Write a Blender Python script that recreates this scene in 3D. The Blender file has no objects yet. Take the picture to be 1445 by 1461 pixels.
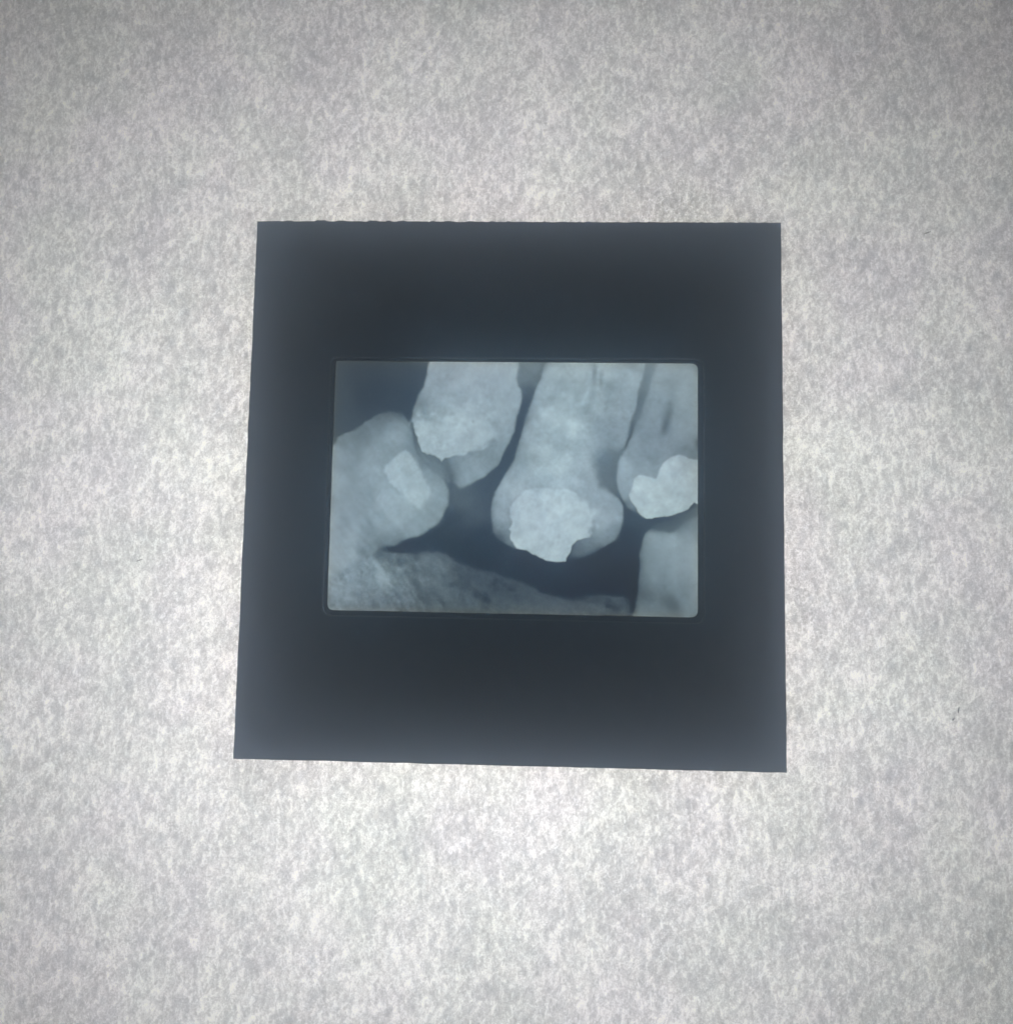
import bpy, bmesh, math
import numpy as np
from mathutils import Matrix, Vector
from mathutils.geometry import tessellate_polygon

# ------------------------------------------------------------------ camera, world, lamp, exposure
SC = bpy.context.scene
COL = SC.collection
MM = 0.001
TOP = 1.4                                    # height of the mount's face above the paper, mm

RC = np.array([[0.99927068, 0.01777211, -0.03379727],      # world (mm, mount face) -> camera
               [0.01474633, -0.99603253, -0.08775954],
               [-0.03522285, 0.08719715, -0.99556818]])
TC = np.array([0.48070469, -2.40848986, 78.73303067])
FPX, CX, CY = 1209.65, 722.5, 730.5          # focal length and centre in photograph pixels

cam = bpy.data.cameras.new("camera")
camo = bpy.data.objects.new("camera", cam)
COL.objects.link(camo)
U_, _, V_ = np.linalg.svd(RC)
ROT = (U_ @ V_).T @ np.diag([1, -1, -1])
pos = -RC.T @ TC
camo.matrix_world = Matrix.Translation(Vector((pos[0] * MM, pos[1] * MM, (pos[2] + TOP) * MM))) @ Matrix(ROT.tolist()).to_4x4()
cam.sensor_fit = 'HORIZONTAL'
cam.sensor_width = 36.0
cam.lens = 36.0 * FPX / 1445.0
cam.clip_start = 0.001
cam.clip_end = 50.0
SC.camera = camo

world = bpy.data.worlds.new("World")
SC.world = world
world.use_nodes = True
bg = world.node_tree.nodes["Background"]
bg.inputs[0].default_value = (1.0, 0.94, 0.86, 1)   # dim, warm room light
bg.inputs[1].default_value = 0.03

lamp = bpy.data.lights.new("light_box_lamp", 'AREA')
lamp.shape = 'DISK'
lamp.size = 0.050
lamp.energy = 0.116
lamp.color = (0.935, 0.963, 1.0)
lampo = bpy.data.objects.new("light_box_lamp", lamp)
COL.objects.link(lampo)
lampo.location = (-0.004, -0.010, -0.071)
lampo.rotation_euler = (math.pi, 0, 0)               # shines up

SC.render.engine = 'CYCLES'
SC.cycles.max_bounces = 8
SC.cycles.diffuse_bounces = 3
SC.cycles.transmission_bounces = 6
SC.cycles.transparent_max_bounces = 16
SC.cycles.volume_bounces = 2
SC.cycles.use_denoising = True
SC.cycles.denoiser = "OPENIMAGEDENOISE"
SC.cycles.denoising_input_passes = "RGB_ALBEDO_NORMAL"
SC.cycles.denoising_prefilter = "ACCURATE"
SC.view_settings.view_transform = 'Standard'
SC.view_settings.look = 'None'
SC.view_settings.exposure = 0.0
SC.view_settings.gamma = 1.0

HAZE_DENSITY = 6.1
HAZE_G = 0.922
HAZE_COLOR = (0.64, 0.79, 1.0, 1)


# ------------------------------------------------------------------ helpers
def px_to_plane(x, y, z):
    """Photograph pixel -> point (mm) on the plane z mm above the paper."""
    d = RC.T @ np.array([(x - CX) / FPX, (y - CY) / FPX, 1.0])
    k = (z - (pos[2] + TOP)) / d[2]
    return pos[0] + d[0] * k, pos[1] + d[1] * k


def plane_to_px(X, Y, z):
    P = np.stack([X, Y, np.full_like(X, z - TOP)], -1)
    c = P @ RC.T + TC
    return c[..., 0] / c[..., 2] * FPX + CX, c[..., 1] / c[..., 2] * FPX + CY


def tag(o, label=None, cat=None, kind=None, group=None):
    if label: o["label"] = label
    if cat: o["category"] = cat
    if kind: o["kind"] = kind
    if group: o["group"] = group
    return o


def link_mesh(name, verts, faces, m, parent=None, smooth=False):
    me = bpy.data.meshes.new(name)
    me.from_pydata(verts, [], faces)
    me.validate()
    me.update()
    if smooth:
        me.polygons.foreach_set("use_smooth", [True] * len(me.polygons))
    me.materials.append(m)
    o = bpy.data.objects.new(name, me)
    COL.objects.link(o)
    if parent: o.parent = parent
    return o


def box_geo(x0, y0, z0, x1, y1, z1, V, F):
    b = len(V)
    for z in (z0, z1):
        V += [(x0 * MM, y0 * MM, z * MM), (x1 * MM, y0 * MM, z * MM), (x1 * MM, y1 * MM, z * MM), (x0 * MM, y1 * MM, z * MM)]
    F += [tuple(b + i for i in q) for q in ((3, 2, 1, 0), (4, 5, 6, 7), (0, 1, 5, 4), (1, 2, 6, 5), (2, 3, 7, 6), (3, 0, 4, 7))]


class NT:
    def __init__(self, name):
        self.m = bpy.data.materials.new(name)
        self.m.use_nodes = True
        self.t = self.m.node_tree
        self.t.nodes.clear()
        self.out = self.n('ShaderNodeOutputMaterial')

    def n(self, typ, **kw):
        nd = self.t.nodes.new(typ)
        for k, v in kw.items():
            setattr(nd, k, v)
        return nd

    def l(self, a, b):
        self.t.links.new(a, b)

    def math(self, op, a, b=None, clamp=False):
        nd = self.n('ShaderNodeMath', operation=op, use_clamp=clamp)
        for i, v in enumerate((a, b)):
            if v is None: continue
            if hasattr(v, 'is_linked'): self.l(v, nd.inputs[i])
            else: nd.inputs[i].default_value = v
        return nd.outputs[0]

    def noise(self, vec, scale, detail=3.0, rough=0.55, dist=0.0):
        nd = self.n('ShaderNodeTexNoise')
        nd.inputs['Scale'].default_value = scale
        nd.inputs['Detail'].default_value = detail
        nd.inputs['Roughness'].default_value = rough
        nd.inputs['Distortion'].default_value = dist
        self.l(vec, nd.inputs['Vector'])
        return nd

    def mapping(self, vec, rot=0.0, scale=(1, 1, 1), loc=(0, 0, 0)):
        nd = self.n('ShaderNodeMapping')
        nd.inputs['Rotation'].default_value = (0, 0, rot)
        nd.inputs['Scale'].default_value = scale
        nd.inputs['Location'].default_value = loc
        self.l(vec, nd.inputs['Vector'])
        return nd.outputs[0]


# ------------------------------------------------------------------ materials
def mat_paper():
    t = NT("fibrous_paper")
    g = t.n('ShaderNodeTexCoord').outputs['Object']
    v = t.mapping(g, 0.0, (1000, 1000, 1000))            # mm
    floc = t.noise(t.mapping(v, 0.15, (1.2, 0.85, 1)), 1.0, 4.0, 0.62, 0.5).outputs[0]                     # clumps of pulp, about 1 mm
    fine = t.noise(t.mapping(v, 0.3, (1, 1, 1), (7, 3, 1)), 3.0, 3.0, 0.7, 0.7).outputs[0]
    broad = t.noise(t.mapping(v, 0.0, (1, 1, 1), (31, 5, 2)), 0.16, 2.0, 0.5).outputs[0]
    grain = t.noise(v, 7.0, 2.0, 0.7).outputs[0]
    fib = None
    for k, (a, sx) in enumerate(((1.5, 0.30), (0.9, 0.34), (-1.3, 0.32))):   # streaks of fibre, mostly steep
        f = t.noise(t.mapping(t.mapping(v, -a), 0, (sx, 1.15, 1), (13 * k, 5 * k, 3 * k)), 1.9, 2.0, 0.6, 0.8).outputs[0]
        f = t.math('POWER', t.math('MULTIPLY', f, 1.55, True), 3.0)
        fib = f if fib is None else t.math('ADD', fib, f)
    s = t.math('MULTIPLY', t.math('SUBTRACT', floc, 0.5), 0.80)
    s = t.math('ADD', s, t.math('MULTIPLY', t.math('SUBTRACT', fine, 0.5), 0.96))
    s = t.math('ADD', s, t.math('MULTIPLY', t.math('SUBTRACT', broad, 0.5), 0.32))
    s = t.math('ADD', s, t.math('MULTIPLY', t.math('SUBTRACT', grain, 0.5), 0.68))
    s = t.math('ADD', s, t.math('MULTIPLY', t.math('SUBTRACT', fib, 1.3), 0.18))
    val = t.math('MULTIPLY', t.math('EXPONENT', t.math('MULTIPLY', s, 1.95)), 0.625, True)   # pale flecks on a greyer ground
    # slight cast of colour from cloud to cloud
    hue = t.noise(t.mapping(v, 0, (1, 1, 1), (3, 77, 4)), 0.11, 2.0, 0.5)
    tint = t.n('ShaderNodeValToRGB')
    tint.color_ramp.elements[0].position = 0.36
    tint.color_ramp.elements[0].color = (0.975, 1.0, 0.98, 1)
    tint.color_ramp.elements[1].position = 0.64
    tint.color_ramp.elements[1].color = (0.985, 0.972, 1.0, 1)
    t.l(hue.outputs[0], tint.inputs[0])
    mul = t.n('ShaderNodeVectorMath', operation='SCALE')
    t.l(tint.outputs[0], mul.inputs[0])
    t.l(val, mul.inputs['Scale'])
    tr = t.n('ShaderNodeBsdfTranslucent')
    t.l(mul.outputs[0], tr.inputs[0])
    df = t.n('ShaderNodeBsdfDiffuse')
    df.inputs[0].default_value = (0.80, 0.80, 0.78, 1)
    mx = t.n('ShaderNodeMixShader')
    mx.inputs[0].default_value = 0.18
    t.l(tr.outputs[0], mx.inputs[1])
    t.l(df.outputs[0], mx.inputs[2])
    t.l(mx.outputs[0], t.out.inputs[0])
    return t.m


def mat_card(name, col, rough=0.6, bump=0.25, var=0.25):
    t = NT(name)
    v = t.mapping(t.n('ShaderNodeTexCoord').outputs['Object'], 0, (1000, 1000, 1000))
    p = t.n('ShaderNodeBsdfPrincipled')
    n1 = t.noise(v, 4.0, 4.0, 0.6).outputs[0]
    n2 = t.noise(v, 0.15, 2.0, 0.5).outputs[0]
    k = t.math('ADD', t.math('MULTIPLY', n1, var), t.math('MULTIPLY', n2, var))
    k = t.math('ADD', k, 1.0 - var)
    sc = t.n('ShaderNodeVectorMath', operation='SCALE')
    sc.inputs[0].default_value = col
    t.l(k, sc.inputs['Scale'])
    t.l(sc.outputs[0], p.inputs['Base Color'])
    p.inputs['Roughness'].default_value = rough
    p.inputs['Specular IOR Level'].default_value = 0.25
    b = t.n('ShaderNodeBump')
    b.inputs['Strength'].default_value = bump
    b.inputs['Distance'].default_value = 0.00002
    t.l(n1, b.inputs['Height'])
    t.l(b.outputs[0], p.inputs['Normal'])
    t.l(p.outputs[0], t.out.inputs[0])
    return t.m


def mat_film():
    t = NT("xray_film")
    a = t.n('ShaderNodeAttribute', attribute_name="film_tone")
    tl = t.n('ShaderNodeBsdfTranslucent')             # a matt film: the light from the paper is scattered as it passes
    t.l(a.outputs['Color'], tl.inputs[0])
    t.l(tl.outputs[0], t.out.inputs[0])
    return t.m


def mat_haze():
    t = NT("glare_volume")
    pv = t.n('ShaderNodeVolumePrincipled')
    pv.inputs['Color'].default_value = HAZE_COLOR
    pv.inputs['Density'].default_value = HAZE_DENSITY
    pv.inputs['Absorption Color'].default_value = (1, 1, 1, 1)      # it scatters, blue most, and absorbs nothing
    pv.inputs['Anisotropy'].default_value = HAZE_G
    t.l(pv.outputs[0], t.out.inputs['Volume'])
    return t.m


M_PAPER = mat_paper()
M_MOUNT = mat_card("charcoal_card", (0.026, 0.033, 0.046))
M_MASK = mat_card("black_mask_card", (0.030, 0.032, 0.034), 0.7)
M_RIM = mat_card("rim_highlight_card", (0.09, 0.095, 0.10))  # paler than the mount: the rim's edge highlight is put into its colour
M_BOX = mat_card("light_box_enamel", (0.30, 0.30, 0.30), 0.5)
M_LINT = mat_card("dark_lint", (0.05, 0.05, 0.048), 0.8)
M_FILM = mat_film()

# ------------------------------------------------------------------ the setting: light box and paper
V, F = [], []
S = 130
box_geo(-S, -S, -96, S, S, -92, V, F)
box_geo(-S, -S, -92, S, -S + 4, -0.25, V, F)
box_geo(-S, S - 4, -92, S, S, -0.25, V, F)
box_geo(-S, -S + 4, -92, -S + 4, S - 4, -0.25, V, F)
box_geo(S - 4, -S + 4, -92, S, S - 4, -0.25, V, F)
tag(link_mesh("light_box", V, F, M_BOX), kind="structure")

n = 40
rng = np.random.default_rng(4)
gx = np.linspace(-S, S, n + 1)
V = [(x * MM, y * MM, 0.0) for y in gx for x in gx]
F = [(j * (n + 1) + i, j * (n + 1) + i + 1, (j + 1) * (n + 1) + i + 1, (j + 1) * (n + 1) + i) for j in range(n) for i in range(n)]
tag(link_mesh("paper_sheet", V, F, M_PAPER), "pale fibrous paper sheet glowing from the light below it, under the dark slide", "paper")

# ------------------------------------------------------------------ the slide
slide = bpy.data.objects.new("dental_slide", None)
COL.objects.link(slide)
slide.empty_display_size = 0.01
tag(slide, "square charcoal slide mount with a dental x-ray in its window, lying on glowing paper", "slide")

W2, H2 = 25.0, 25.4317


def ragged(p0, p1, step, amp, rng, nubs=()):
    """Points from p0 (included) to p1 (left out) with small unevenness to the side."""
    p0, p1 = np.array(p0, float), np.array(p1, float)
    L = np.linalg.norm(p1 - p0)
    k = int(L / step)
    d = (p1 - p0) / L
    nrm = np.array([d[1], -d[0]])
    pts = []
    raw = rng.normal(0, 1, k + 1)
    sm = np.convolve(raw, np.ones(5) / 5, 'same') + 0.5 * raw
    for i in range(k):
        s = L * i / k
        o = amp * sm[i] if 0 < i else 0
        for (c, w, h) in nubs:                     # flaps left where the card was cut through a perforation
            u = abs(s - c) / w
            if u < 1: o += h * (1 - u ** 6)
        pts.append(p0 + d * s + nrm * o)
    return pts


def round_rect(corners, r, k=7):
    """Rounded polygon through four corners (counter-clockwise), r per corner."""
    out = []
    C = [np.array(c, float) for c in corners]
    for i in range(4):
        a, b, c = C[i - 1], C[i], C[(i + 1) % 4]
        u, v = (a - b) / np.linalg.norm(a - b), (c - b) / np.linalg.norm(c - b)
        p, q = b + u * r[i], b + v * r[i]
        for j in range(k + 1):
            w = j / k
            out.append((1 - w) ** 2 * p + 2 * w * (1 - w) * b + w * w * q)
    return out


def ring_slab(name, outer, inner, z0, z1, m, parent, chamfer=0.0, inner_chamfer=0.0):
    """A plate with a hole: filled by bmesh between outer and inner outline."""
    bm = bmesh.new()

    def loop(pts, z):
        vs = [bm.verts.new((p[0] * MM, p[1] * MM, z * MM)) for p in pts]
        return vs, [bm.edges.new((vs[i], vs[(i + 1) % len(vs)])) for i in range(len(vs))]

    def shrink(pts, d):
        P = np.array(pts)
        c = P.mean(0)
        e = np.roll(P, -1, 0) - np.roll(P, 1, 0)
        nn = np.stack([e[:, 1], -e[:, 0]], 1)
        nn /= np.linalg.norm(nn, axis=1)[:, None] + 1e-9
        sgn = np.sign(((P - c) * nn).sum(1).mean())
        return P - nn * sgn * d

    to, eo = loop(shrink(outer, chamfer) if chamfer else outer, z1)
    ti, ei = loop(shrink(inner, -inner_chamfer) if inner_chamfer else inner, z1)
    bo, fo = loop(outer, z0)
    bi, fi = loop(inner, z0)
    for a, b in ((to, ti), (bo, bi)):
        vs = a + b
        for tri in tessellate_polygon([[v.co for v in a], [v.co for v in b]]):
            if len(set(tri)) == 3: bm.faces.new([vs[i] for i in tri])

    def wall(a, b, mid=None):
        for i in range(len(a)):
            j = (i + 1) % len(a)
            bm.faces.new((a[i], a[j], b[j], b[i]))
    if chamfer:
        mo, _ = loop(outer, z1 - chamfer)
        wall(to, mo); wall(mo, bo)
    else:
        wall(to, bo)
    if inner_chamfer:
        mi, _ = loop(inner, z1 - inner_chamfer)
        wall(ti, mi); wall(mi, bi)
    else:
        wall(ti, bi)
    bmesh.ops.recalc_face_normals(bm, faces=bm.faces)
    me = bpy.data.meshes.new(name)
    bm.to_mesh(me)
    bm.free()
    me.materials.append(m)
    o = bpy.data.objects.new(name, me)
    COL.objects.link(o)
    o.parent = parent
    return o


rng = np.random.default_rng(11)
K = 50.0 / 760.0
nub_px = [(402, 13, 2.0), (448, 20, 3.4), (478, 20, 2.6), (500, 12, 1.2), (525, 17, 2.6), (548, 9, 3.0), (566, 14, 2.4),
          (590, 9, 1.2), (612, 10, 2.2), (634, 12, 2.4), (668, 12, 1.6), (700, 10, 1.6), (722, 6, 1.4), (775, 5, 2.0), (800, 12, 0.8), (840, 14, 0.8), (926, 5, 1.6)]
top_nubs = [((1114 - x) * K, w * K * 0.45, h * K * 0.55) for x, w, h in nub_px]      # the top edge runs right to left
outer = (ragged((-W2, -H2), (W2, -H2), 0.35, 0.018, rng) + ragged((W2, -H2), (W2, H2), 0.35, 0.018, rng)
         + ragged((W2, H2), (-W2, H2), 0.11, 0.024, rng, top_nubs) + ragged((-W2, H2), (-W2, -H2), 0.35, 0.018, rng))

ZM = 0.95                                     # top of the inner mask
ZF = 0.80                                     # the film
win_px = [(466.2, 870.5), (995.8, 881.2), (995.6, 518.0), (478.6, 514.2)]            # counter-clockwise in the scene
win = [px_to_plane(x, y, ZM) for x, y in win_px]
open_px = [(459.5, 877.5), (1005.0, 889.5), (1004.2, 511.8), (473.2, 509.2)]
opening = [px_to_plane(x, y, TOP) for x, y in open_px]
win_o = round_rect(win, [0.65, 0.7, 0.65, 0.25])
open_o = round_rect(opening, [0.9, 0.9, 1.0, 0.5])
lip_o = round_rect([px_to_plane(*p, TOP) for p in [(457.6, 879.4), (1006.6, 891.2), (1005.8, 510.2), (471.6, 507.6)]], [1.0, 1.0, 1.1, 0.6])
mask_out = [(-23.5, -23.5), (23.5, -23.5), (23.5, 23.5), (-23.5, 23.5)]

ring_slab("mount", outer, lip_o, 0.02, TOP, M_MOUNT, slide, chamfer=0.03)
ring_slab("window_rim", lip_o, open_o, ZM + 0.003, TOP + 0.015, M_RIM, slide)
ring_slab("window_mask", [(x * 0.86, y * 0.70) for x, y in mask_out], win_o, ZF + 0.01, ZM, M_MASK, slide)


# ------------------------------------------------------------------ the radiograph on the film
X0, X1, Y0, Y1 = 452, 1012, 500, 900          # photograph pixels covered
yy, xx = np.mgrid[Y0:Y1 + 1, X0:X1 + 1].astype(float)
rng = np.random.default_rng(2024)


def blur_noise(sx, sy, ang=0.0, seed=0):
    r = np.random.default_rng(seed)
    h, w = xx.shape
    Fq = np.fft.rfft2(r.normal(size=(h, w)))
    fy = np.fft.fftfreq(h)[:, None]
    fx = np.fft.rfftfreq(w)[None, :]
    c, s = math.cos(ang), math.sin(ang)
    u, v = fx * c + fy * s, -fx * s + fy * c
    o = np.fft.irfft2(Fq * np.exp(-2 * (math.pi ** 2) * ((u * sx) ** 2 + (v * sy) ** 2)), s=(h, w))
    return o / o.std()


WARPX, WARPY = blur_noise(5, 5, 0, 1), blur_noise(5, 5, 0, 2)
WX1, WY1 = blur_noise(1.6, 1.6, 0, 3), blur_noise(1.6, 1.6, 0, 4)


def smooth_poly(pts, it=2):
    P = np.array(pts, float)
    for _ in range(it):
        Q = np.roll(P, -1, 0)
        P = np.stack([0.75 * P + 0.25 * Q, 0.25 * P + 0.75 * Q], 1).reshape(-1, 2)
    return P


def sdist(pts, it=1, warp=0.8, fine=0.3):
    """Signed distance (px), positive inside."""
    P = smooth_poly(pts, it) if it else np.array(pts, float)
    x = xx + WARPX * warp + WX1 * fine
    y = yy + WARPY * warp + WY1 * fine
    d2 = np.full(x.shape, 1e9)
    ins = np.zeros(x.shape, bool)
    for (ax, ay), (bx, by) in zip(P, np.roll(P, -1, 0)):
        ex, ey = bx - ax, by - ay
        t = np.clip(((x - ax) * ex + (y - ay) * ey) / (ex * ex + ey * ey + 1e-9), 0, 1)
        d2 = np.minimum(d2, (x - ax - t * ex) ** 2 + (y - ay - t * ey) ** 2)
        if ay != by:
            ins ^= ((ay > y) != (by > y)) & (x < ex * (y - ay) / ey + ax)
    d = np.sqrt(d2)
    return np.where(ins, d, -d)


def sm(d, lo, hi):
    t = np.clip((d - lo) / (hi - lo), 0, 1)
    return t * t * (3 - 2 * t)


def blob(x, y, rx, ry, ang=0.0):
    a = math.radians(ang)
    c, s = math.cos(a), math.sin(a)
    u = ((xx - x) * c + (yy - y) * s) / rx
    v = (-(xx - x) * s + (yy - y) * c) / ry
    return np.exp(-(u * u + v * v))


def interp_field(samples, p=3.8):
    """Smooth field through (x, y, value) samples."""
    num = np.zeros_like(xx); den = np.zeros_like(xx)
    for x, y, v in samples:
        w = 1.0 / (((xx - x) ** 2 + (yy - y) ** 2) + 60.0) ** (p / 2)
        num += w * v; den += w
    return num / den


def mix(a, b, w):
    return a * (1 - w) + b * w


clump = 0.6 * blur_noise(6, 6, 0, 10) + 0.55 * blur_noise(3, 3, 0, 11) + 0.35 * blur_noise(1.3, 1.3, 0, 12)
lace = 0.9 - 0.95 * np.abs(blur_noise(5, 5, 0, 60)) + 0.5 - 0.7 * np.abs(blur_noise(2.6, 2.6, 0, 61)) + 0.45 * clump - 0.25
cloud = blur_noise(14, 14, 0, 13)
grain = blur_noise(0.8, 0.8, 0, 14)

TOOTH_A = [(440, 665), (473, 636.5), (486, 620.4), (510, 610), (530, 595), (548, 588), (564, 585), (574, 586.5), (580, 595), (586, 608),
           (590, 628), (596, 645), (606, 657), (620, 667), (632, 680), (640.5, 695), (641.5, 710), (637, 728), (628, 744), (611, 758),
           (592, 767), (576, 771), (558, 778), (544, 785), (520, 798), (500, 807), (480, 820), (440, 838)]
TOOTH_B = [(614, 490), (613, 518), (608, 540), (602, 555), (592.5, 570), (587.5, 586), (586.5, 598), (590.5, 612), (597.5, 636), (604, 648),
           (618, 659), (630, 675), (642, 684.5), (650, 692.5), (656, 697), (664, 696.5), (670, 691), (678, 687), (697, 678), (713, 659), (728, 632),
           (734, 610), (737, 596), (743, 580), (747, 566), (743, 554), (739, 540), (740, 518), (740, 490)]
TOOTH_C = [(786, 490), (778, 518), (770, 540), (762, 561), (753, 585), (744, 612), (738, 640), (731, 660), (719, 677), (709, 694), (701, 712),
           (699, 730), (702, 750), (707, 766), (717, 776), (729, 782), (750, 786), (778, 797), (808, 799), (832, 796), (849, 789), (868, 777),
           (881, 769), (888, 753), (891, 738), (889, 722), (884, 711), (874, 702), (862, 690), (860, 672), (876, 652), (889, 638), (897, 615),
           (906, 586), (913, 550), (920, 522), (926, 490)]
TOOTH_D = [(941, 490), (934, 520), (928, 545), (921, 570), (913, 592), (905, 612), (896, 630), (887, 646), (881, 666), (878.5, 686), (881, 701),
           (890, 716), (896, 727), (908, 735), (920, 740), (936, 738), (965, 733), (981, 726), (991, 717), (1000, 721), (1030, 721), (1030, 490)]
TOOTH_E = [(899, 900), (901, 880), (905, 866), (909.5, 846), (911.5, 820), (911.5, 790), (913.5, 774), (918.5, 762), (926, 754), (938, 748),
           (952, 743), (968, 737), (985, 727), (996, 721), (1030, 705), (1030, 900)]
BONE = [(440, 815), (480, 795), (505, 785), (524, 783), (538, 785), (550, 785), (580, 788), (610, 786), (634, 786.5), (643, 797), (667, 804),
        (697, 814), (727, 824), (750, 834), (786, 846), (812, 852), (840, 850), (868, 847), (887, 847), (897, 854), (902, 866), (900, 882), (898, 910),
        (440, 910)]
FILL_A = [(577, 642), (583, 647), (592, 655), (596, 664), (599, 672), (606, 687), (612, 698), (614.5, 706), (611, 715), (604, 721), (597.5, 726),
          (590, 720), (582, 713), (574, 705), (566, 698), (556, 686), (550, 676), (548, 670), (552, 661), (558, 656), (566, 651)]
FILL_B = [(590, 611), (588, 600), (595, 597), (604, 593), (616, 594), (632, 592), (641, 590), (646, 582), (656, 578), (671, 575), (686, 578), (700, 584), (709, 598),
          (712, 618), (704, 634), (690, 641), (676, 644), (667, 645), (660, 650.5), (648, 650), (639, 652.5), (633, 654), (629.4, 659), (625, 653), (616, 648), (603, 644.5),
          (597, 635)]
FILL_C = [(730, 744), (727, 736), (728, 726), (734, 715), (741, 706), (750, 699), (762, 695.5), (776, 696.5), (790, 698), (803, 697), (814, 699), (822, 704), (828, 712),
          (840, 722), (846, 734), (846, 748), (842, 756), (841, 765), (834, 768), (822, 772), (816, 778), (814, 788), (809.5, 793), (808, 801), (794, 801.5),
          (778, 798), (764, 792), (750, 785), (737, 783), (731, 774), (727, 766), (729, 758), (726, 754), (729, 749)]
FILL_D = [(1030, 656), (994, 655.5), (983, 654.5), (976, 650), (968, 648.5), (957, 652), (947, 660), (942, 668), (940, 678), (936, 683), (929, 681), (920, 679), (912, 678), (904, 684),
          (901, 695), (897, 706), (900, 714), (906.5, 722), (909, 730), (914, 735), (920.5, 739.5), (929, 740), (937, 737), (950, 735.5), (965, 732.5), (974, 729), (981, 726),
          (991, 717), (994, 718), (996, 720.5), (1030, 722)]

dA, dB, dC, dD, dE = (sdist(p) for p in (TOOTH_A, TOOTH_B, TOOTH_C, TOOTH_D, TOOTH_E))
dBone = sdist(BONE, 1, 1.6, 0.4)
fA, fB, fC, fD = (sdist(p, k, 0.5, f) for p, k, f in ((FILL_A, 1, 0.5), (FILL_B, 0, 0.5), (FILL_C, 0, 0.35), (FILL_D, 0, 0.3)))

# background: soft tissue and air, green channel of the picture
V_ = interp_field([(485, 522, 90), (482, 560, 84), (480, 600, 83), (530, 560, 71), (520, 530, 80), (570, 525, 84), (590, 535, 80), (575, 560, 74), (580, 590, 72), (600, 515, 90),
                   (760, 525, 124), (752, 535, 122), (766, 545, 108), (757, 560, 84), (750, 580, 72), (738, 610, 66), (728, 640, 70), (700, 690, 74), (660, 715, 83), (675, 735, 78), (640, 745, 72), (620, 770, 68),
                   (580, 780, 64), (690, 770, 68), (700, 800, 66), (760, 815, 63), (860, 815, 60), (900, 790, 63), (895, 760, 66), (905, 745, 72), (905, 830, 62),
                   (985, 735, 88), (940, 745, 70), (908, 870, 60), (870, 660, 108), (929, 522, 136), (924, 545, 128), (916, 575, 110), (909, 592, 116), (898, 612, 92)])
V_ += 3 + 5 * blob(500, 550, 60, 60) + 15 * blob(662, 708, 20, 26) + 6 * blob(684, 734, 16, 12, 30) + 3 * blur_noise(10, 10, 0, 70) * blob(660, 715, 40, 40) + 1.2 * cloud
V_ += 9 * sm(blur_noise(7, 4, 0.9, 30), 0.2, 1.8) * blob(760, 535, 20, 30)
cool = np.zeros_like(xx)

# bone with its meshwork
tr = (0.9 * blur_noise(15, 2.0, 1.05, 20) + 0.8 * blur_noise(10, 1.6, 0.8, 21) + 0.7 * blur_noise(5, 1.8, 1.5, 22) + 0.5 * blur_noise(1.6, 1.6, 0, 23))
tr2 = 0.8 * blur_noise(7, 2.2, 0.3, 24) + 0.8 * blur_noise(3.5, 2.2, 0.6, 25) + 0.4 * blur_noise(1.4, 1.4, 0, 26)
left = sm(-(xx - 660), -60, 60)
bone = interp_field([(480, 835, 138), (475, 865, 132), (500, 820, 134), (530, 815, 132), (545, 830, 134), (550, 795, 110), (560, 860, 112), (530, 865, 118), (590, 800, 106),
                     (605, 805, 112), (600, 840, 108), (630, 800, 108), (640, 825, 98), (670, 820, 90), (660, 860, 98), (700, 840, 86), (705, 865, 90), (740, 850, 92), (760, 865, 100),
                     (810, 865, 98), (850, 862, 94), (875, 856, 90), (885, 870, 86), (890, 875, 88)])
net = 1.1 - np.abs(blur_noise(10, 3.6, 1.05, 50)) * 1.3 + 0.8 - np.abs(blur_noise(6, 3.4, 0.5, 51))
net2 = 1.1 - np.abs(blur_noise(5, 3.4, 0.4, 52)) * 1.3 + 0.6 - 0.75 * np.abs(blur_noise(2.6, 2.2, 0.2, 53))
bone += mix(tr2 * 2.4 + net2 * 4.4 + 3.4 * (lace - 0.3), tr * 2.0 + net * 5.6 + 3.0 * (lace - 0.3) + 1.8 * clump, left) + 3 + 1.5 * grain
bone += 16 * blob(548, 822, 26, 5, 52) + 14 * blob(598, 860, 34, 2.6, 60) + 10 * blob(486, 840, 20, 3, 75) + 10 * blob(586, 806, 26, 4, -20) + 12 * blob(700, 868, 14, 2, 30)
bone += 16 * np.exp(-((dBone - 4 - 1.2 * WARPX) / 2.2) ** 2) * blob(886, 858, 18, 18) - 10 * blob(590, 815, 18, 4, -10) - 10 * blob(531, 836, 8, 6) - 6 * blob(668, 827, 11, 6) - 5 * blob(706, 842, 10, 8) + 13 * blob(873, 851.5, 15, 1.8, 6) + 14 * blob(892, 860, 9, 1.8, 62) + 9 * blob(868, 860, 14, 1.5, 18) + 8 * blob(845, 866, 22, 2, 10)
bone += 11 * np.exp(-((dBone - 3.5 - 1.0 * WARPX) / 2.4) ** 2) * sm(xx, 535, 555) * sm(-xx, -760, -650)
wb = sm(dBone, -3, 6) * 0.7 + sm(dBone, 3, 15) * 0.3
V_ = mix(V_, bone, wb)

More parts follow.
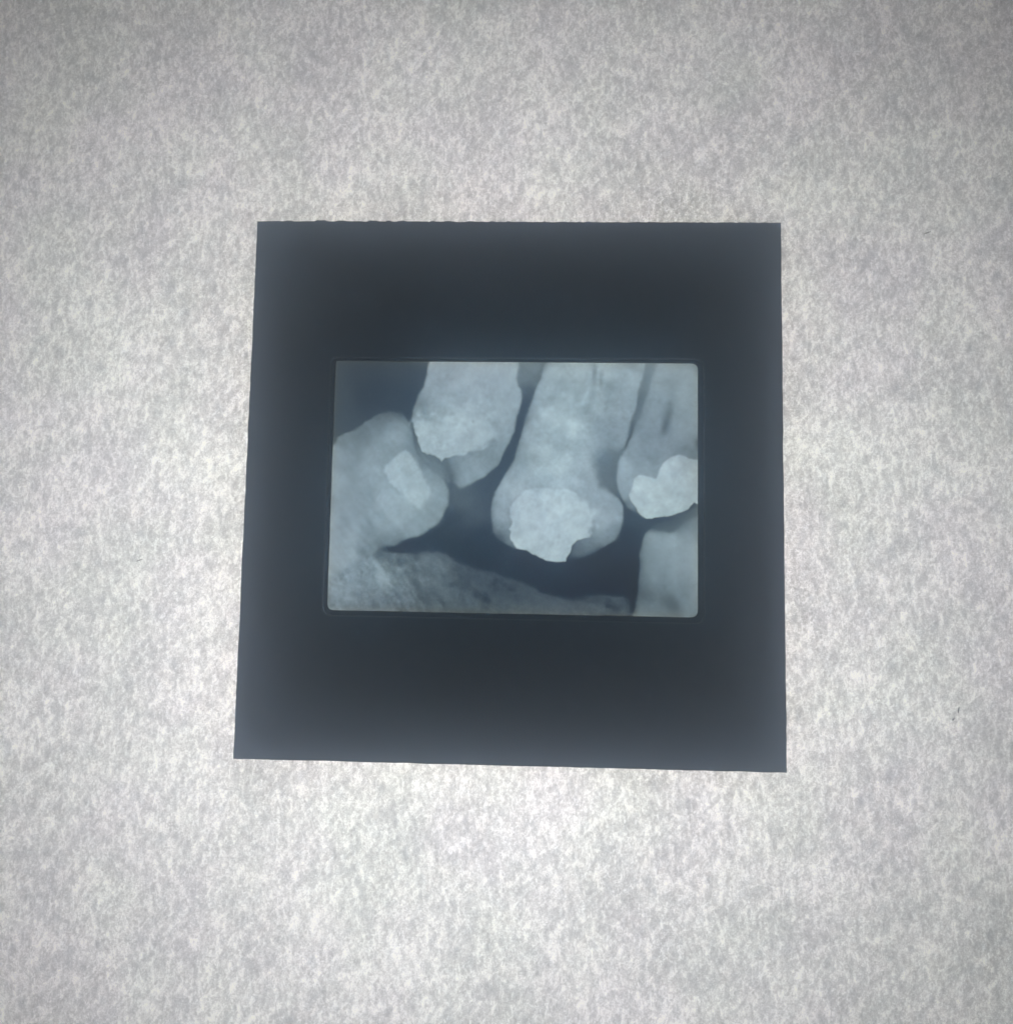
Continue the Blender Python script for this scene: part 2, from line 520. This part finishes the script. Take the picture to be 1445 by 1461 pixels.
# tooth A
a = interp_field([(564, 590, 112), (566, 605, 130), (566, 625, 146), (540, 602, 126), (510, 616, 126), (490, 626, 132), (480, 645, 158), (474, 690, 174), (474, 740, 172), (474, 790, 166),
                  (500, 640, 146), (505, 665, 140), (530, 650, 152), (530, 680, 150), (520, 710, 144), (500, 720, 156), (500, 760, 160), (495, 790, 160), (550, 720, 154), (540, 750, 152), (520, 770, 148),
                  (560, 690, 150), (580, 735, 152), (590, 752, 150), (612, 740, 150), (625, 720, 150), (630, 695, 146), (615, 680, 140), (600, 662, 136), (586, 638, 142), (581, 612, 140),
                  (565, 765, 132), (545, 775, 128), (520, 788, 140)])
a += 3.2 * cloud + 3.4 * clump - 4 + 3.0 * blur_noise(9, 2.5, 0.9, 40)
a -= 14 * np.exp(-np.maximum(dA, 0) / 4.5) * sm(xx, 500, 580)
V_ = mix(V_, a, mix(sm(dA, -9, 7), sm(dA, -2.6, 3.0), np.maximum(sm(xx, 525, 560), sm(-yy, -740, -700))))
# the grey overlap between tooth A and tooth B
ov = sdist([(588, 612), (593, 620), (598, 637), (606, 648), (622, 655), (636, 671), (646, 688), (638, 690), (618, 670), (604, 658), (597, 646), (592, 630)], 1)
V_ = mix(V_, 121 + 1.8 * clump + 8 * blob(606, 657, 10, 5, 30), sm(ov, -3.5, 3.5) * 0.9)
V_ = mix(V_, 168 + 3.5 * lace + 2 * clump + 8 * blob(592, 705, 10, 10), sm(fA + 0.8 * clump, -3.4, 3.0))

# tooth B
b = interp_field([(625, 522, 176), (660, 520, 178), (700, 520, 180), (735, 522, 176), (620, 545, 162), (650, 545, 168), (690, 545, 168), (730, 545, 170), (600, 575, 146), (592, 592, 146), (620, 575, 158),
                  (650, 570, 162), (680, 565, 168), (720, 570, 168), (735, 585, 166), (722, 610, 162), (712, 640, 154), (700, 660, 148), (680, 655, 150), (690, 672, 140), (660, 660, 142), (655, 690, 142),
                  (668, 684, 148), (640, 665, 118), (634, 672, 104), (650, 672, 132), (675, 680, 138), (640, 681, 108)])
b += 2.4 * cloud + 5.0 * clump
b -= 14 * np.exp(-np.maximum(dB, 0) / 3.0) * (1 - blob(630, 670, 26, 18, 45))
V_ = mix(V_, b, sm(dB, -2.2, 2.8) * (1 - 0.7 * blob(627, 668, 17, 9, 40)))
soft = 1 - sm(yy - 0.25 * np.maximum(xx - 640, 0) + 12 * (xx < 606), 612, 636)                   # upper right of the filling fades out, lower left is sharp
wfb = mix(sm(fB, -1.0, 1.0), sm(fB + 2.5 * clump, -8, 9), np.clip(soft, 0, 1))
V_ = mix(V_, 176 + 4 * lace + 3.0 * clump, wfb)
V_ = V_ - 60 * blob(675, 601.5, 1.1, 1.1)

# tooth C
c = interp_field([(790, 522, 178), (820, 522, 178), (850, 520, 172), (880, 525, 172), (905, 525, 168), (785, 550, 168), (775, 575, 168), (765, 600, 166), (770, 630, 166), (750, 640, 164), (740, 665, 160),
                  (800, 560, 166), (830, 560, 164), (840, 585, 158), (870, 560, 160), (890, 580, 158), (890, 545, 162), (880, 610, 152), (870, 630, 142), (850, 630, 154), (800, 600, 170), (820, 620, 166),
                  (800, 650, 166), (830, 660, 164), (780, 680, 168), (730, 690, 164), (715, 710, 156), (708, 730, 142), (708, 750, 134), (715, 768, 112), (725, 755, 128), (722, 735, 150), (845, 690, 156),
                  (855, 660, 138), (868, 710, 158), (875, 735, 160), (860, 740, 168), (880, 755, 146), (862, 765, 144), (845, 778, 122), (825, 786, 112), (815, 795, 88), (850, 788, 98), (870, 772, 130)])
c += 2.6 * cloud + 5.4 * clump
c += 20 * blob(778, 590, 11, 9, 20) + 15 * blob(815, 608, 18, 11, 20) + 13 * blob(774, 640, 8, 9) + 10 * blob(757, 662, 7, 6) + 24 * blob(851.5, 751, 3.2, 4.5) + 8 * blob(830, 690, 16, 8)
c -= 24 * blob(848, 530, 3.4, 20, 4) + 22 * blob(857, 541, 3.0, 11, 0) + 16 * blob(842, 572, 5, 24, 20) + 12 * blob(866, 575, 4, 18, 10) - 8 * blob(853, 548, 2.6, 22, 4) - 6 * blob(835, 565, 3.5, 24, 22) + 8 * blob(846, 592, 8, 10) + 8 * blob(880, 553, 8, 6)
c -= 24 * np.exp(-np.maximum(dC, 0) / 3.0) * sm(yy, 560, 700) + 26 * np.exp(-np.maximum(dC, 0) / 6.5) * (xx < 800) * sm(-yy, -690, -640) + 10 * np.exp(-np.maximum(dC, 0) / 6.0) * (xx < 800)
V_ = mix(V_, c, sm(dC, -2.2, 2.6))
gap = sdist([(862, 641), (884, 641), (884, 660), (879, 684), (880, 704), (872, 700), (856, 692), (850, 670), (853, 650)], 1)
V_ = mix(V_, 110 + 1.2 * clump, sm(gap, -9, 7) * 0.88)
V_ = mix(V_, 182 + 5 * lace + 2.5 * clump, mix(np.where(yy > 735, sm(fC, -1.0, 0.9), sm(fC, -2.0, 1.6)), sm(fC + 1.5 * clump, -6, 4), sm(xx, 815, 832) * (yy < 768)))

# tooth D
d = interp_field([(945, 525, 166), (975, 525, 172), (990, 530, 172), (990, 570, 168), (940, 550, 158), (965, 560, 162), (930, 580, 152), (920, 600, 146), (935, 620, 146), (965, 610, 158), (980, 600, 160),
                  (960, 635, 150), (990, 625, 150), (905, 640, 150), (892, 660, 156), (886, 690, 158), (900, 670, 152), (925, 665, 148), (935, 650, 146), (890, 705, 160), (897, 722, 122), (908, 733, 112),
                  (915, 620, 146), (975, 642, 144), (990, 645, 130)])
d += 2.4 * cloud + 4.6 * clump
d -= 46 * blob(949.5, 606, 6.5, 17, 12) + 18 * blob(957, 576, 6, 26, 6) + 52 * blob(995, 632, 4.5, 9) + 22 * blob(899, 615, 6, 10, 20)
d -= 18 * np.exp(-np.maximum(dD, 0) / 2.6)
V_ = mix(V_, d, sm(dD, -2.0, 2.2))
V_ = mix(V_, 186 + 5 * lace + 2.5 * clump, sm(fD, -1.0, 0.9))
V_ = mix(V_, 66, sm(sdist([(985, 727), (990.5, 717.5), (995, 722), (1000, 726), (992, 729)], 0, 0.1, 0.1), -1.2, 1.2) * 0.8)

# tooth E
e = interp_field([(940, 750, 96), (962, 747, 98), (985, 735, 104), (970, 752, 114), (990, 745, 134), (925, 765, 142), (940, 768, 150), (957, 768, 152), (980, 765, 142), (957, 776, 160), (920, 790, 138),
                  (950, 795, 148), (985, 785, 156), (990, 810, 160), (965, 820, 150), (935, 820, 142), (920, 830, 126), (925, 850, 122), (955, 860, 108), (975, 850, 126), (990, 850, 146), (920, 868, 132),
                  (990, 872, 140), (950, 875, 122)])
e += 2.0 * cloud + 3.0 * clump
e -= 30 * np.exp(-np.maximum(dE, 0) / 4.0)
V_ = mix(V_, e, sm(dE, -2.5, 3.5))
dim = sdist([(929, 750), (945, 743.5), (965, 738), (985, 728), (1000, 719), (1000, 731), (984, 739), (970, 752), (958, 761), (946, 757.5), (935, 755)], 1, 0.3, 0.1)
V_ = mix(V_, 92 + 10 * sm(xx, 960, 996), sm(dim, -3.2, 3.2) * 0.9)
V_ += 5 * sm(dE, 3, 12) * sm(-yy, -860, -770) - 9 * blob(916, 835, 8, 28) + 6 * blob(992, 800, 10, 50) + 10 * blob(930, 765, 9, 7) + 9 * blob(957, 770, 9, 7) + 8 * blob(988, 778, 10, 8) + 5 * blob(962, 810, 3, 30, -3) - 5 * blob(948, 830, 4, 26, 4)

# warm light leaking in along the frame edges, painted into the film tone
wx0 = 466 + (870 - yy) / 356 * 13
edge = np.minimum.reduce([xx - wx0, 996 - xx, yy - 515 - (xx - 479) * 0.0075, 870 + (xx - 467) * 0.02 - yy])
edge_leak = np.exp(-np.maximum(edge, 0) / 4.5)
V_ = V_ + 11 * edge_leak + 1.5 * grain
V_ = V_ + 2 * sm(V_, 110, 140)
V_ = np.clip(V_, 40, 228)

# green value -> colour of the picture, then to what the film lets through
knots = np.array([40, 60, 80, 110, 140, 170, 200, 230.])
Rr = np.interp(V_, knots, [30, 47, 66, 94, 121, 150, 179, 212]) + 6 * edge_leak
Gg = V_ + 1 * edge_leak
Bb = np.interp(V_, knots, [53, 73, 92, 119, 150, 180, 207, 232]) - 7 * edge_leak


def lin(v):
    v = np.clip(v, 0, 255) / 255.0
    return np.where(v <= 0.04045, v / 12.92, ((v + 0.055) / 1.055) ** 2.4)


VEIL = np.array([0.0375, 0.0515, 0.066])         # light the added scattering volume puts in front of the film
PAPER = np.array([0.722, 0.712, 0.684])
TRANS = np.stack([np.clip((lin(ch) - VEIL[i]) / PAPER[i], 0.004, 1) for i, ch in enumerate((Rr, Gg, Bb))], -1)

REGION = np.zeros(xx.shape, int)               # 0 = film ground
for k, msk in enumerate((dBone > 2, dA > 0, dB > 0, dC > 0, dD > 0, dE > 0, fA > 0, fB > 0, fC > 0, fD > 0), 1):
    REGION[msk] = k

# the film's grid of points, a little larger than the window
wx = [p[0] for p in win]; wy = [p[1] for p in win]
STEP = 0.062
gxs = np.arange(min(wx) - 0.7, max(wx) + 0.7, STEP)
gys = np.arange(min(wy) - 0.7, max(wy) + 0.7, STEP)
GX, GY = np.meshgrid(gxs, gys)
PX, PY = plane_to_px(GX, GY, ZF)
ix = np.clip(PX - X0, 0, xx.shape[1] - 1.001); iy = np.clip(PY - Y0, 0, xx.shape[0] - 1.001)
i0, j0 = ix.astype(int), iy.astype(int)
fx_, fy_ = (ix - i0)[..., None], (iy - j0)[..., None]
TV = (TRANS[j0, i0] * (1 - fx_) * (1 - fy_) + TRANS[j0, i0 + 1] * fx_ * (1 - fy_) + TRANS[j0 + 1, i0] * (1 - fx_) * fy_ + TRANS[j0 + 1, i0 + 1] * fx_ * fy_)
nr, nc = GX.shape
idx = np.arange(nr * nc).reshape(nr, nc)
quads = np.stack([idx[:-1, :-1], idx[:-1, 1:], idx[1:, 1:], idx[1:, :-1]], -1).reshape(-1, 4)
qreg = REGION[np.clip(np.rint(iy).astype(int), 0, REGION.shape[0] - 1), np.clip(np.rint(ix).astype(int), 0, REGION.shape[1] - 1)][:-1, :-1].reshape(-1)
PTS = np.stack([GX.ravel() * MM, GY.ravel() * MM, np.full(GX.size, ZF * MM)], -1)
TVF = TV.reshape(-1, 3)


def film_piece(name, sel, parent, label=None):
    q = quads[sel]
    used, inv = np.unique(q.ravel(), return_inverse=True)
    me = bpy.data.meshes.new(name)
    me.vertices.add(len(used))
    me.vertices.foreach_set("co", PTS[used].astype(np.float32).ravel())
    me.loops.add(len(inv))
    me.loops.foreach_set("vertex_index", inv.astype(np.int32).ravel())
    me.polygons.add(len(q))
    me.polygons.foreach_set("loop_start", np.arange(0, len(inv), 4, dtype=np.int32))
    me.update(calc_edges=True)
    at = me.attributes.new("film_tone", 'FLOAT_COLOR', 'POINT')
    at.data.foreach_set("color", np.concatenate([TVF[used], np.ones((len(used), 1))], 1).astype(np.float32).ravel())
    me.materials.append(M_FILM)
    o = bpy.data.objects.new(name, me)
    COL.objects.link(o)
    o.parent = parent
    if label: o["label"] = label
    return o


film = film_piece("film", qreg == 0, slide, "blue grey dental x-ray film")
for k, nm, lb in ((1, "jaw_bone", "dim grey spongy jaw bone along the lower edge of the x-ray"),
                  (2, "tooth", "tilted tooth at the left edge of the x-ray"),
                  (3, "tooth", "upper tooth whose crown tip touches the tilted tooth"),
                  (4, "tooth", "large molar in the middle of the x-ray"),
                  (5, "tooth", "upper tooth at the right edge of the x-ray"),
                  (6, "tooth", "lower tooth in the bottom right corner of the x-ray"),
                  (7, "filling", "slanted oblong filling in the tilted tooth"),
                  (8, "filling", "broad mottled filling with a small spur"),
                  (9, "filling", "large bright filling in the middle molar"),
                  (10, "filling", "two lobed bright filling at the right edge")):
    if (qreg == k).any():
        film_piece(nm, qreg == k, film, lb)


# ------------------------------------------------------------------ lint on the paper
def lint(path_px, r, label):
    r *= 1.3
    pts = [Vector((*px_to_plane(x, y, 0.03 + r), 0.03 + r)) * MM for x, y in path_px]
    V, F = [], []
    sides = 6
    for i, p in enumerate(pts):
        d = (pts[min(i + 1, len(pts) - 1)] - pts[max(i - 1, 0)]).normalized()
        s = Vector((-d.y, d.x, 0)).normalized()
        u = d.cross(s)
        rr = r * MM * (0.45 if i in (0, len(pts) - 1) else 1.0)
        V += [tuple(p + (s * math.cos(2 * math.pi * k / sides) + u * math.sin(2 * math.pi * k / sides)) * rr) for k in range(sides)]
    for i in range(len(pts) - 1):
        F += [(i * sides + k, i * sides + (k + 1) % sides, (i + 1) * sides + (k + 1) % sides, (i + 1) * sides + k) for k in range(sides)]
    F += [tuple(range(sides))[::-1], tuple((len(pts) - 1) * sides + k for k in range(sides))]
    o = link_mesh("lint", V, F, M_LINT)
    c = sum(pts, Vector()) / len(pts)
    for v in o.data.vertices: v.co -= c
    o.location = c
    return tag(o, label, "lint")


lint([(1368.2, 1008.5), (1367.6, 1012), (1367.0, 1015), (1366.6, 1018.3)], 0.055, "longest dark lint thread standing upright on the paper right of the slide")
lint([(1358.4, 1028.2), (1359.6, 1027.0), (1361.6, 1024.6)], 0.065, "short dark lint crumb just below the upright thread right of the slide")
lint([(1318.0, 333.4), (1321.5, 332.2), (1325, 330.9), (1328, 329.6)], 0.04, "slanted grey lint thread on the paper beyond the slide's upper right corner")
lint([(194.2, 800.8), (196.5, 800.2), (199.5, 799.2), (203.5, 797.6)], 0.035, "faint grey lint thread on the paper left of the slide")

# ------------------------------------------------------------------ scattering volume added to imitate lens glare over the mount
V, F = [], []
box_geo(-200, -200, -140, 200, 200, 110, V, F)
tag(link_mesh("glare_haze", V, F, mat_haze()), kind="stuff")
